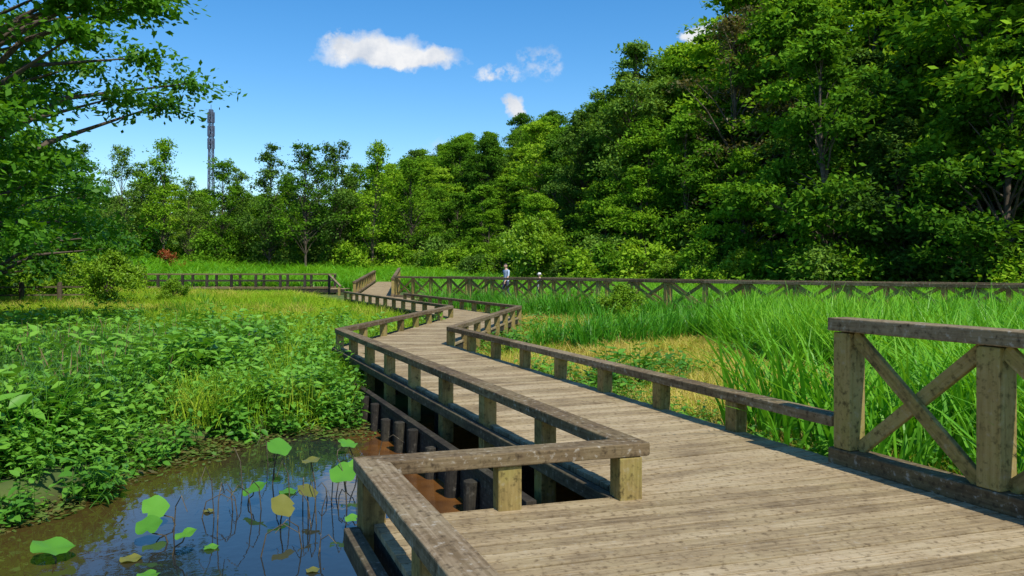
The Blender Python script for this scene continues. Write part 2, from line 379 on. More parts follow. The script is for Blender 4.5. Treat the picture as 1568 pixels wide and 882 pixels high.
# ------------------------------------------------------------------ vegetation prototypes
def tube(pts,rad,n=7):
    pts=[np.array(p,float) for p in pts]; V=[];F=[]
    for i,p in enumerate(pts):
        d=pts[min(i+1,len(pts)-1)]-pts[max(i-1,0)]; d/=np.linalg.norm(d)+1e-9
        a=np.cross(d,[0,0,1.]); 
        if np.linalg.norm(a)<.1: a=np.cross(d,[1.,0,0])
        a/=np.linalg.norm(a); b=np.cross(d,a)
        for k in range(n):
            t=2*math.pi*k/n; V.append(p+rad[i]*(math.cos(t)*a+math.sin(t)*b))
    for i in range(len(pts)-1):
        for k in range(n):
            j=(k+1)%n; F.append((i*n+k,i*n+j,(i+1)*n+j,(i+1)*n+k))
    return V,F
def leafquads(C,A,Nn,Ln,Wd,rg):
    n=len(C); A=A/np.linalg.norm(A,axis=1,keepdims=True)
    Sd=np.cross(A,Nn); Sd/=np.linalg.norm(Sd,axis=1,keepdims=True)+1e-9; U=np.cross(Sd,A)
    Ln=Ln[:,None];Wd=Wd[:,None]
    v=np.stack([C-A*Ln*.5,C+Sd*Wd*.5-U*Ln*.08,C+A*Ln*.5-U*Ln*.12,C-Sd*Wd*.5-U*Ln*.08],1)
    return v.reshape(-1,3),np.arange(n*4).reshape(n,4)
def build(name,parts,mats):
    V=[];F=[];MI=[];T=[];b=0
    for v,f,mi,t in parts:
        v=np.asarray(v,float);f=np.asarray(f,int); V.append(v);F.append(f+b);b+=len(v); MI.append(np.full(len(f),mi)); T.append(np.full(len(f),.5) if t is None else t)
    return npmesh(name,np.vstack(V),np.vstack(F),mats,np.concatenate(MI),np.concatenate(T))
def tree_mesh(name,seed,H,cr,cb,ncl,lpc,leaf,mat,crad=(.9,1.6),flat=.5,tr=.2,lean=0,top=.9,asym=.25,fill=.5,shape='round',droop=.10,keep=None,extra=[]):
    rg=np.random.default_rng(seed); parts=[]
    bend=rg.normal(0,.35,2); ht=H*top
    tp=[(bend[0]*math.sin(t*2.2)*t*1.2+lean*t*t,bend[1]*math.sin(t*3)*t,ht*t-.4*(t==0)) for t in np.linspace(0,1,9)]
    rad=[tr*(1.25 if t==0 else 1)*(1-t*.88) for t in np.linspace(0,1,9)]
    v,f=tube(tp,rad,9); parts.append((v,f,0,None))
    tpa=np.array(tp); ph=rg.uniform(0,6.28,3)
    C=list(extra)
    while len(C)<ncl:
        z=rg.uniform(cb,1.0); t=(z-cb)/(1-cb)
        if shape=='round': prof=(math.sin(math.pi*min(1,(t*.86+.14)))**.7)*(1-.25*t)
        else: prof=(.6+.4*math.sin(math.pi*min(1,t*1.1+.1)))*(1 if t<.6 else (1-(t-.6)/.4*.6))
        a=rg.uniform(0,6.28); lob=1+asym*math.sin(2*a+ph[0]+3*t)+asym*.7*math.sin(3*a+ph[1]-5*t)
        rr=cr*prof*lob*rg.uniform(0,1)**fill
        cx=np.interp(z*H,tpa[:,2],tpa[:,0]);cy=np.interp(z*H,tpa[:,2],tpa[:,1])
        c_=(cx+rr*math.cos(a),cy+rr*math.sin(a),z*H)
        if keep and not keep(*c_): continue
        C.append(c_)
    C=np.array(C)
    for c in C:
        z0=max(cb*H*.6,c[2]-rg.uniform(.18,.35)*H*.5-.35*np.hypot(c[0],c[1])); z0=min(z0,ht*.95)
        b=np.array([np.interp(z0,tpa[:,2],tpa[:,0]),np.interp(z0,tpa[:,2],tpa[:,1]),z0])
        mid=(b+c)/2+np.array([0,0,.12*np.linalg.norm(c-b)])+rg.normal(0,.12,3)
        r0=tr*(1-.8*z0/ht)*.45; v,f=tube([b,mid,c],[r0,r0*.6,.015],5); parts.append((v,f,0,None))
    n=ncl*lpc; ci=np.repeat(np.arange(ncl),lpc)
    cR=rg.uniform(*crad,ncl)*np.interp(C[:,2]/H,[cb,1],[1.1,.75])
    D=rg.normal(size=(n,3)); D/=np.linalg.norm(D,axis=1,keepdims=True); rr=rg.uniform(0,1,n)**.5
    lob=1+.42*np.sin(3*np.arctan2(D[:,1],D[:,0])+ci*1.7)+.25*np.sin(8*D[:,0]+ci)
    Pp=C[ci]+D*(rr*cR[ci]*lob)[:,None]*np.array([1,1,flat])
    Pp[:,2]-=droop*(np.hypot(*(Pp-C[ci])[:,:2].T))**2
    Ax=D*np.array([1,1,.3])+rg.normal(0,.6,(n,3)); Nn=np.array([0,0,1.])+rg.normal(0,.5,(n,3))+D*.6
    sz=leaf*rg.uniform(.55,1.35,n)
    v,f=leafquads(Pp,Ax,Nn,sz,sz*.55,rg)
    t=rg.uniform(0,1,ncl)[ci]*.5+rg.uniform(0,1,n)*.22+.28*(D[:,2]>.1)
    parts.append((v,f,1,t))
    return build(name,parts,[M_bark,mat])
def blades(name,seed,n,h,w,rad,mat,curve=.35,seg=4,up=.2,seed_heads=0):
    rg=np.random.default_rng(seed); V=[];F=[];T=[];MI=[]
    for i in range(n):
        a=rg.uniform(0,6.28); r=rad*rg.uniform(0,1)**.5; bx,by=r*math.cos(a),r*math.sin(a)
        d=rg.uniform(0,6.28); hh=h*rg.uniform(.55,1.1); cu=curve*rg.uniform(.2,1.5); lean=rg.uniform(0,up); tt=rg.uniform()
        fa=d+rg.uniform(-.6,.6)+1.57; b=len(V); sh=i<seed_heads
        if sh: hh=h*rg.uniform(.9,1.2); cu*=.3
        for k in range(seg+1):
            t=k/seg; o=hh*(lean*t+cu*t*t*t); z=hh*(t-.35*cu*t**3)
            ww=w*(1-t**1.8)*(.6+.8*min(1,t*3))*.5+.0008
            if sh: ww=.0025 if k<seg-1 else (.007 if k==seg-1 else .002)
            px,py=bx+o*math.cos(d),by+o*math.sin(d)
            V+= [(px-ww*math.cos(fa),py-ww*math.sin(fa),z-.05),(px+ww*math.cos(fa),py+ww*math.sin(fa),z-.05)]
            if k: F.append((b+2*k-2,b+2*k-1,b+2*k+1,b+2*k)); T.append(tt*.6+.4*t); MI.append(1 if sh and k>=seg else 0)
    return npmesh(name,V,F,[mat,M_seed],MI,T)
def herb(name,seed,ns,h,leaf,rad,mat,wr=.5,per=9):
    rg=np.random.default_rng(seed); parts=[]
    for i in range(ns):
        a=rg.uniform(0,6.28); r=rad*rg.uniform()**.5; b=np.array([r*math.cos(a),r*math.sin(a),-.03]); hh=h*rg.uniform(.5,1.2)
        tpv=b+np.array([rg.normal(0,.22*h),rg.normal(0,.22*h),hh]); v,f=tube([b,(b+tpv)/2+rg.normal(0,.02,3),tpv],[.006,.005,.002],3); parts.append((v,f,0,np.full(len(f),.3)))
        for k in range(per):
            t=.25+.75*k/(per-1); c=b+(tpv-b)*t; aa=k*2.4+rg.uniform(-.4,.4); tilt=rg.uniform(-.3,.4)+.5*(t>.9)
            A=np.array([math.cos(aa),math.sin(aa),tilt]); A/=np.linalg.norm(A); Sd=np.cross(A,[0,0,1.]);Sd/=np.linalg.norm(Sd);U=np.cross(Sd,A)
            ro=rg.uniform(-.5,.5); Sd,U=Sd*math.cos(ro)+U*math.sin(ro),U*math.cos(ro)-Sd*math.sin(ro)
            Ls=leaf*rg.uniform(.6,1.3)*(1.1-.4*t); W=Ls*wr
            pts=[c,c+A*Ls*.3+Sd*W*.5+U*.01,c+A*Ls*.65+Sd*W*.42-U*Ls*.06,c+A*Ls*1.0-U*Ls*.22,c+A*Ls*.65-Sd*W*.42-U*Ls*.06,c+A*Ls*.3-Sd*W*.5+U*.01,c+A*Ls*.35-U*Ls*.04,c+A*Ls*.7-U*Ls*.12]
            parts.append((pts,[(0,1,2,6),(6,2,3,7),(6,7,3,4),(0,6,4,5)],0,np.full(4,rg.uniform()*.6+.4*t)))
    return build(name,parts,[mat])
def floaters(name,seed):
    rg=np.random.default_rng(seed);n=26
    C=np.stack([rg.uniform(-.3,.3,n),rg.uniform(-.3,.3,n),rg.uniform(.004,.05,n)],1); A=rg.normal(size=(n,3))*[1,1,.15]; Nn=np.array([0,0,1.])+rg.normal(0,.2,(n,3))
    sz=rg.uniform(.05,.1,n); v,f=leafquads(C,A,Nn,sz,sz*.6,rg); return npmesh(name,v,f,[M_float],None,rg.uniform(0,1,n))
def coll(name,meshes):
    c=bpy.data.collections.new(name)
    for i,me in enumerate(meshes): c.objects.link(bpy.data.objects.new(me.name,me))
    return c
def scatter(name,co,pts,scl,ni,tilt=.08,real=False):
    n=len(pts)
    if n==0: return
    me=bpy.data.meshes.new(name); me.vertices.add(n); me.vertices.foreach_set('co',np.asarray(pts,dtype=np.float32).ravel())
    rot=np.stack([rng.normal(0,tilt,n),rng.normal(0,tilt,n),rng.uniform(0,6.28,n)],1)
    scl=np.asarray(scl); 
    if scl.ndim==1: scl=np.stack([scl]*3,1)
    for k,t,d,key in (('rot','FLOAT_VECTOR',rot,'vector'),('scl','FLOAT_VECTOR',scl,'vector')):
        a=me.attributes.new(k,t,'POINT'); a.data.foreach_set(key,d.astype(np.float32).ravel())
    a=me.attributes.new('idx','INT','POINT'); a.data.foreach_set('value',rng.integers(0,ni,n).astype(np.int32))
    o=link(bpy.data.objects.new(name,me))
    ng=bpy.data.node_groups.new(name,'GeometryNodeTree')
    ng.interface.new_socket('Geometry',in_out='INPUT',socket_type='NodeSocketGeometry'); ng.interface.new_socket('Geometry',in_out='OUTPUT',socket_type='NodeSocketGeometry')
    N=ng.nodes;L=ng.links; gi=N.new('NodeGroupInput');go=N.new('NodeGroupOutput')
    ci=N.new('GeometryNodeCollectionInfo'); ci.inputs['Collection'].default_value=co; ci.inputs['Separate Children'].default_value=True; ci.inputs['Reset Children'].default_value=True
    ip=N.new('GeometryNodeInstanceOnPoints'); ip.inputs['Pick Instance'].default_value=True
    def na(nm,t): x=N.new('GeometryNodeInputNamedAttribute'); x.data_type=t; x.inputs[0].default_value=nm; return x.outputs[0]
    L.new(gi.outputs[0],ip.inputs['Points']); L.new(ci.outputs[0],ip.inputs['Instance'])
    L.new(na('rot','FLOAT_VECTOR'),ip.inputs['Rotation']); L.new(na('scl','FLOAT_VECTOR'),ip.inputs['Scale']); L.new(na('idx','INT'),ip.inputs['Instance Index'])
    last=ip.outputs[0]
    if real:
        ri=N.new('GeometryNodeRealizeInstances'); L.new(last,ri.inputs[0]); last=ri.outputs[0]
    L.new(last,go.inputs[0])
    md=o.modifiers.new('scatter','NODES'); md.node_group=ng
    return o
def cand(n,x0,x1,y0,y1,near=0):
    y=rng.uniform(0,1,n)
    y=(y0*(y1/y0)**y) if near else y0+(y1-y0)*y
    return rng.uniform(x0,x1,n),y
def free(x,y,buf):
    ok=np.ones(x.shape,bool)
    for P,_ in decks: ok&=sdf(P,x,y)>buf
    ok&=sdf(RA,x,y)>buf
    return ok
def infov(x,y,m=1.5): return (np.abs(x)<(np.maximum(y,0)*.66+m+1.0))
def pack(x,y,ok,dz=0): x=x[ok];y=y[ok]; return np.stack([x,y,gz(x,y)+dz],1)
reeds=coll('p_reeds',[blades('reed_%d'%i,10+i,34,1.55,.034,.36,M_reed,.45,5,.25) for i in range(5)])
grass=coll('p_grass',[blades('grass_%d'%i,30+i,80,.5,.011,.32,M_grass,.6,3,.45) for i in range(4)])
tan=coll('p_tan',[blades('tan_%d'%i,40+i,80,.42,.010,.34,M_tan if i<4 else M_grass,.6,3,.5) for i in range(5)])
dkg=coll('p_dk',[blades('dkg_%d'%i,50+i,50,.85,.018,.28,(M_dkg,M_dkg,M_reed)[i],.5,4,.3,(2,1,0)[i]) for i in range(3)])
herbs=coll('p_herb',[herb('herb_%d'%i,60+i,7,.55,.17,.26,M_herb,.46,9) for i in range(5)])
flt=coll('p_float',[floaters('float_%d'%i,70+i) for i in range(3)])
bushes=coll('p_bush',[tree_mesh('bush_%d'%i,80+i,2.4,1.6,.12,30,130,.19,(M_leafY,M_leafF,M_leafG)[i],(.4,.7),.7,.06,fill=.6) for i in range(3)])
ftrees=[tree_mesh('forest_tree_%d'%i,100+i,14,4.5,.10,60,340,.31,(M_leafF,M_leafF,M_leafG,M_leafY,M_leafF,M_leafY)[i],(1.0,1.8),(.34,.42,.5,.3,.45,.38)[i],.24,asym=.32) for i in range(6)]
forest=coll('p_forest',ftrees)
# --- ground cover, right side
sxr=lambda x,y:((x-C1[0])*cn[0]+(y-C1[1])*cn[1])
rsd=lambda x,y:np.where(y<15.5,x-(4.99-.4*y),np.where(y<24.3,x-(-1.2+(y-15.5)*.163),x-(.22-(y-24.3)*.42)))
x,y=cand(4000,2.6,24,1,34)
lim=np.where(y<9,2.9-(y-6.0)*.41+.35,np.where(y<30,5.0+.9*wob(x,y,.5)+(y-9)*.10,3))
ok=(x>lim)&free(x,y,.3)&(sxr(x,y)<-.4)&infov(x,y)
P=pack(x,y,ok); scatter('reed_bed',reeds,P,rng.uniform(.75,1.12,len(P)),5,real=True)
x,y=cand(2600,-5,20,12,40); s=sxr(x,y); ok=(((wob(x,y,.55)>.5)&(x<9))|(s>-2.4))&free(x,y,.4)&(s<-.35)&(rsd(x,y)>.8)
P=pack(x,y,ok); s=sxr(P[:,0],P[:,1]); scatter('reed_clumps',reeds,P,np.where(s>-2.4,rng.uniform(.72,.98,len(P)),rng.uniform(.5,.8,len(P))),5,real=True)
x,y=cand(7500,-48,50,22,100,1); s=sxr(x,y)
ok=(((s>2.5)&(x>-4.5))|(y>63)|((x<-13)&(y>62.5)))&(hs(x,y)<3)&free(x,y,.4)&infov(x,y,6)
P=pack(x,y,ok); f_=1+.02*(P[:,1]-25); scatter('distant_reed_bed',reeds,P,np.stack([f_*1.4,f_*1.4,rng.uniform(.75,1.0,len(P))*(1+.1*(P[:,1]>62))],1),5,real=True)
x,y=cand(5200,-5,8,6.5,40,1)
ok=(rsd(x,y)>.3)&free(x,y,.2)&(sxr(x,y)<-.2)&(x<7)
P=pack(x,y,ok); f_=1+.01*P[:,1]; scatter('dry_meadow_grass',tan,P,np.stack([f_,f_,rng.uniform(.6,1.15,len(P))],1),5)
x,y=cand(1500,-2,8,4.5,34,1); r_=rsd(x,y)
ok=(r_>.22)&(r_<1.0+.6*wob(x,y,1.2))&free(x,y,.15)
P=pack(x,y,ok); scatter('marsh_herbs',herbs,P,rng.uniform(.55,.9,len(P)),5,real=True)
x,y=cand(500,-2,7,8,34); ok=(wob(x,y,.9)>.3)&free(x,y,.4)&(x>(4.99-.4*y)+.8)&(x>-1+(y-15)*.15)
P=pack(x,y,ok); scatter('meadow_herbs',herbs,P,rng.uniform(.8,1.4,len(P)),5,real=True)
# --- ground cover, left side
lside=lambda x,y: np.where(y<15,(.781-.4157*(y-5.18))-x,np.where(y<24.3,(-3.29+(y-15)*.15)-x,(-1.9-(y-24.3)*.42)-x))
def landok(x,y,d=.02): return (gz(x,y)>WZ+d)
x,y=cand(6000,-15,-1,3,24); dp=sdf(POND,x,y); q=rng.uniform(0,1,len(x))
ok=(lside(x,y)>.2)&landok(x,y,-.12)&free(x,y,.15)&infov(x,y,1)&((dp<1.6+1.0*wob(x,y,.6))|((y<17)&(x>-6.0+.8*wob(x,y,1)))|(q<.14)|((y<9.5)&(q<.6)))
P=pack(x,y,ok); dpp=sdf(POND,P[:,0],P[:,1]); scatter('marsh_herb_bank',herbs,P,rng.uniform(.65,1.15,len(P))*(1+.35*(P[:,0]<-5))*np.interp(dpp,[0,1],[.8,1])*(1+.22*wob(P[:,0],P[:,1],1.4)),5,.18,real=True)
x,y=cand(2300,-16,-4.0,8,22); ok=(wob(x*.6,y*.5,.6)>-.6)&landok(x,y,.1)&infov(x,y,1)&(x<-4.6-.05*y)&((y<17+1.5*wob(x,y,.8)))
P=pack(x,y,ok); scatter('dark_marsh_grass',dkg,P,rng.uniform(.6,1.15,len(P)),3,.18,real=True)
x,y=cand(9500,-38,0,10,60,1)
ok=(lside(x,y)>.25)&landok(x,y)&free(x,y,.15)&infov(x,y,2)&((y>14)|(rng.uniform(0,1,len(x))<.4))
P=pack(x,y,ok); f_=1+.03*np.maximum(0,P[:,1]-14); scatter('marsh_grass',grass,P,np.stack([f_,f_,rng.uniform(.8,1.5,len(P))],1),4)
x,y=cand(3200,-36,-2,12,58,1)
ok=(lside(x,y)>.5)&free(x,y,.2)&infov(x,y,2)&((wob(x*.35,y*.8,.5)>.15)|((x<-8.5)&(y<17)))
P=pack(x,y,ok); f_=1+.03*np.maximum(0,P[:,1]-14); scatter('dry_marsh_grass',tan,P,np.stack([f_,f_,rng.uniform(1.1,2.0,len(P))],1),5)
x,y=cand(600,-30,-4,18,58,1); ok=(lside(x,y)>.8)&free(x,y,.3)&(wob(x*.5,y*.4,.7)>.35)
P=pack(x,y,ok); scatter('marsh_reed_tufts',reeds,P,rng.uniform(.35,.7,len(P)),5,real=True)
x,y=cand(1500,-6.5,-1.2,5,12.6); d=sdf(POND,x,y)
ok=(d<.1)&(d>-.25-.35*wob(x,y,2)-.35*(y>9))&(lside(x,y)>.45)
P=np.stack([x[ok],y[ok],np.full(ok.sum(),WZ+.004)],1); scatter('floating_pond_leaves',flt,P,rng.uniform(.6,1.2,len(P)),3,0.01)
x,y=cand(420,-6.5,-1.2,5.2,12.6); d=sdf(POND,x,y); ok=(d<.15)&(d>-.38)&(lside(x,y)>.5)
P=np.stack([x[ok],y[ok],np.full(ok.sum(),WZ-.02)],1); scatter('pond_edge_herbs',herbs,P,rng.uniform(.5,.85,len(P)),5,.2,real=True)
# --- forest
pts=[];sc=[]
for i in range(-5,26):
    for j in range(0,7):
        s=2.5+j*6+random.uniform(-1.9,1.9); t=i*5.6+random.uniform(-2.2,2.2)
        x=30+.846*s-.534*t; y=30+.534*s+.846*t
        if y<8 or abs(x)>y*.7+13: continue
        u=x/y
        k=(1.42 if u>.3 else 1.2 if u>.17 else .92 if u>-.0 else .90)*random.uniform(.72,1.18)
        if j==0: k*=.72
        w=k*random.uniform(.95,1.2)
        pts.append((x,y,float(gz(x,y))-.3)); sc.append((w,w,k))
for i in range(26):
    for j in range(5):
        x=-118+i*4.6+random.uniform(-1.8,1.8); y=97+j*7+random.uniform(-2,2)
        if hs(x,y)>-1 or abs(x)>y*.7+8: continue
        k=random.uniform(.5,.85)
        pts.append((x,y,float(gz(x,y))-.3)); sc.append((k*1.1,k*1.1,k))
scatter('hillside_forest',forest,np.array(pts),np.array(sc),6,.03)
pts=[];sc=[]
for i in range(150):
    t=random.uniform(-25,100); s=random.uniform(-4,2.5); x=30+.846*s-.534*t; y=30+.534*s+.846*t
    pts.append((x,y,float(gz(x,y))-.2)); sc.append(random.uniform(.6,1.9))
for i in range(110):
    x=random.uniform(-72,-8); y=random.uniform(86,95); 
    if hs(x,y)>0: continue
    pts.append((x,y,float(gz(x,y))-.2)); sc.append(random.uniform(.7,1.8))
for i in range(45):
    x=random.uniform(-48,-28); y=random.uniform(42,60); 
    pts.append((x,y,float(gz(x,y))-.2)); sc.append(random.uniform(.8,1.5))
scatter('understory_shrubs',bushes,np.array(pts),np.array(sc),3,.05)
def put(name,me,x,y,s=1,rz=None,sz=None,dz=-.1):
    o=link(bpy.data.objects.new(name,me)); o.location=(x,y,float(gz(x,y))+dz); o.rotation_euler=(0,0,random.uniform(0,6.28) if rz is None else rz)
    o.scale=(s,s,sz or s); return o
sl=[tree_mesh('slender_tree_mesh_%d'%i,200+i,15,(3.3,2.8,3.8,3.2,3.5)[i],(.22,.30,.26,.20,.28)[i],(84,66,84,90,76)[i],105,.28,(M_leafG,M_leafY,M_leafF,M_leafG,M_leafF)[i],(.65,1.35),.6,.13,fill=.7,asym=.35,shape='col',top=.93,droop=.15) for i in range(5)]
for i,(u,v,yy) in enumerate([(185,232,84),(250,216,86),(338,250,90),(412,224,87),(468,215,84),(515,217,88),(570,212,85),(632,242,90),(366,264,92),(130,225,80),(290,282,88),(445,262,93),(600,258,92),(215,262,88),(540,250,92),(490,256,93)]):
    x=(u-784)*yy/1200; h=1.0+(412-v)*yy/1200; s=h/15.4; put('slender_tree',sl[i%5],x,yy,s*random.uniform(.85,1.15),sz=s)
big=tree_mesh('broad_tree_mesh',301,20,5.6,.2,90,360,.32,M_leafG,(1.1,1.9),.45,.34)
put('tall_broadleaf_tree',big,11.5,74,1.05,.4); put('tall_broadleaf_tree',big,7.2,80,.80,2.4)
spt=tree_mesh('sparse_tree_mesh',302,19,6,.3,60,110,.25,M_leafS,(1.0,1.8),.35,.34)
put('bare_branched_tree',spt,17.5,62,1.08,1.0); put('bare_branched_tree',spt,22,66,1.1,3.0)
lt=tree_mesh('left_tree_mesh',303,15,7.8,.20,160,540,.20,M_leafD,(.9,1.6),.33,.36,asym=.10,fill=.36,
   keep=lambda x,y,z:(x<4.0 if z<5.2 else x<4.3 if z<7.0 else x<5.2),extra=[(5.6,-.3,9.1),(5.2,.2,9.6),(6.1,-.1,8.7),(5.6,-1.,10.2),(4.8,-.8,8.4),(5.9,.6,9.4)])
put('large_broadleaf_tree',lt,-15.3,19.5,1.0,0)
lt2=tree_mesh('left_tree_mesh2',304,12,6.0,.12,80,360,.27,M_leafD,(1.0,1.8),.42,.3)
for a in ((-25.5,36,1.0,1.0),(-34,46,1.1,2.5),(-37,60,1.0,4.1),(-31,33,1.0,5.1),(-22.5,27,.8,3)): put('broadleaf_tree',lt2,*a)
fb=tree_mesh('bush_mesh',305,2.5,1.7,.05,46,260,.14,M_leafB,(.35,.6),.75,.06,fill=.55)
for a in ((-19.4,37,1.0,0,1.1),(7.2,60,1.5,1.2,1.3),(-18,41,.6,1.2,.6),(3.6,24.5,.55,2,.62),(-26,45,1.1,2.2,1.1),(12,56,1.2,3,1.2),(1.5,66,1.9,5,2.3),(16,52,1.3,3,1.3)): put('round_bush',fb,a[0],a[1],a[2],a[3],sz=a[4])
rb=tree_mesh('red_bush_mesh',306,1.8,1.2,.05,20,160,.13,M_leafR,(.35,.55),.75,.05); put('red_leaved_bush',rb,-35,80,1.3)
# --- lotus
def lotus(x,y,r,zl,old=False,tilt=.1):
    n=22; a0=random.uniform(0,6.28); V=[(0,0,-.02*r)];F=[]
    for ring,rr in ((1,.5),(2,1.0)):
        for k in range(n):
            a=a0+2*math.pi*k/n; q=r*rr*(1+.05*math.sin(3*a)+.03*math.sin(7*a)); notch=.72 if (k==0 and ring==2) else 1
            V.append((q*notch*math.cos(a),q*notch*math.sin(a),.03*r*rr+.12*r*(ring-1)*math.sin(4*a+1)+.06*r*(ring-1)))
    for k in range(n):
        j=(k+1)%n; F.append((0,1+k,1+j,1+j)); F.append((1+k,1+n+k,1+n+j,1+j))
    tx,ty=random.uniform(-tilt,tilt),random.uniform(0,tilt*1.2)
    V=[(a,b,c+a*tx+b*ty) for a,b,c in V]
    me=bpy.data.meshes.new('lotus_leaf'); sb=len(V)
    dx,dy=random.uniform(-.22,.22),random.uniform(-.1,.15)
    sv,sf=tube([(dx,dy,WZ-zl-.25),(dx*.6,dy*.6,(WZ-zl)*.6),(dx*.15,dy*.1,-.06),(0,0,-.005)],[.008,.007,.006,.005],5)
    V+= [tuple(p) for p in sv]; F=[f if f[2]!=f[3] else f[:3] for f in F]; nl=len(F); F+=[tuple(i+sb for i in f) for f in sf]
    me.from_pydata(V,[],F); me.materials.append(M_lotusb if old else M_lotus); me.materials.append(M_edge)
    me.polygons.foreach_set('material_index',[0]*nl+[1]*(len(F)-nl))
    at=me.attributes.new('tint','FLOAT','FACE'); at.data.foreach_set('value',[random.random()*.3+.35]*len(F))
    me.uv_layers.new(name='UVMap')
    for p_ in me.polygons: p_.use_smooth=True
    o=link(bpy.data.objects.new('lotus_leaf',me)); o.location=(x,y,zl)
for a in [(-3.46,5.9,.15,-.60,0),(-3.05,6.7,.11,-.54,0),(-2.9,6.25,.10,-.55,0),(-2.5,6.0,.08,-.53,0),(-2.35,7.9,.12,-.30,0),(-1.95,7.6,.09,-.36,1),(-1.55,7.2,.13,-.38,0),
          (-1.8,6.9,.09,-.46,1),(-2.4,7.3,.11,-.55,0),(-2.2,7.7,.09,-.69,0),(-2.88,5.92,.08,-.69,1),(-2.37,6.17,.06,-.69,0),(-1.93,6.6,.1,-.5,1),(-1.75,8.4,.09,-.38,0),(-1.6,8.0,.08,-.5,0),(-3.7,5.3,.1,-.6,0),(-1.45,5.7,.05,-.69,1),(-2.6,5.6,.08,-.69,0),(-2.75,7.1,.05,-.69,1),(-1.35,6.6,.06,-.6,0),(-2.7,8.9,.07,-.5,0),(-2.0,9.3,.07,-.55,0)]:
    lotus(a[0],a[1],a[2],a[3],bool(a[4]),.45 if a[3]>-.57 else (.2 if a[3]>-.66 else .02))
m=MB()
for k in range(24):
    x=random.uniform(-2.9,-1.3);y=random.uniform(5.8,9.2);a=random.uniform(0,6.28);h=random.uniform(.15,.5);l=random.uniform(.05,.35)
    pts_=[(x,y,WZ-.1),(x+l*.2*math.cos(a),y+l*.2*math.sin(a),WZ+h*.7),(x+l*.6*math.cos(a),y+l*.6*math.sin(a),WZ+h),(x+l*math.cos(a),y+l*math.sin(a),WZ+h*.7)]
    v_,f_=tube(pts_,[.006,.005,.004,.003],5); b_=len(m.v); m.v+=[tuple(q) for q in v_]
    for q in f_: m.f.append(tuple(int(i)+b_ for i in q)); m.m.append(0); m.t.append(.5); m.uv+=[(0,0)]*4
m.obj('lotus_stems',[M_edge])
# ------------------------------------------------------------------ mast
M_mast=plain('mast_steel',(.10,.12,.17),.5,.15,1,.3)
m=MB(); x0,y0=-57.6,150; H=31; w0,w1=1.3,.55
def cn_(t): w=w0+(w1-w0)*t; return [Vector((x0+sx_*w/2,y0+sy_*w/2,1+H*t)) for sx_,sy_ in ((-1,-1),(1,-1),(1,1),(-1,1))]
K=22
for k in range(K):
    a=cn_(k/K);b=cn_((k+1)/K)
    for i in range(4):
        j=(i+1)%4; m.beam(a[i],b[i],.13,.13,0); m.beam(a[i],b[j],.07,.07,0); m.beam(a[j],b[i],.07,.07,0); m.beam(b[i],b[j],.07,.07,0)
for lev in (30.6,28.0,25.6):
    for k in range(6):
        a=k*math.pi/3; px,py=x0+.6*math.cos(a),y0+.6*math.sin(a); m.post(px,py,lev-1.1,lev+.9,.2,a,0,.14); m.beam((x0,y0,lev),(px,py,lev),.06,.06,0)
m.cyl(x0,y0,31,33,.05,0,8); m.obj('lattice_radio_mast',[M_mast])
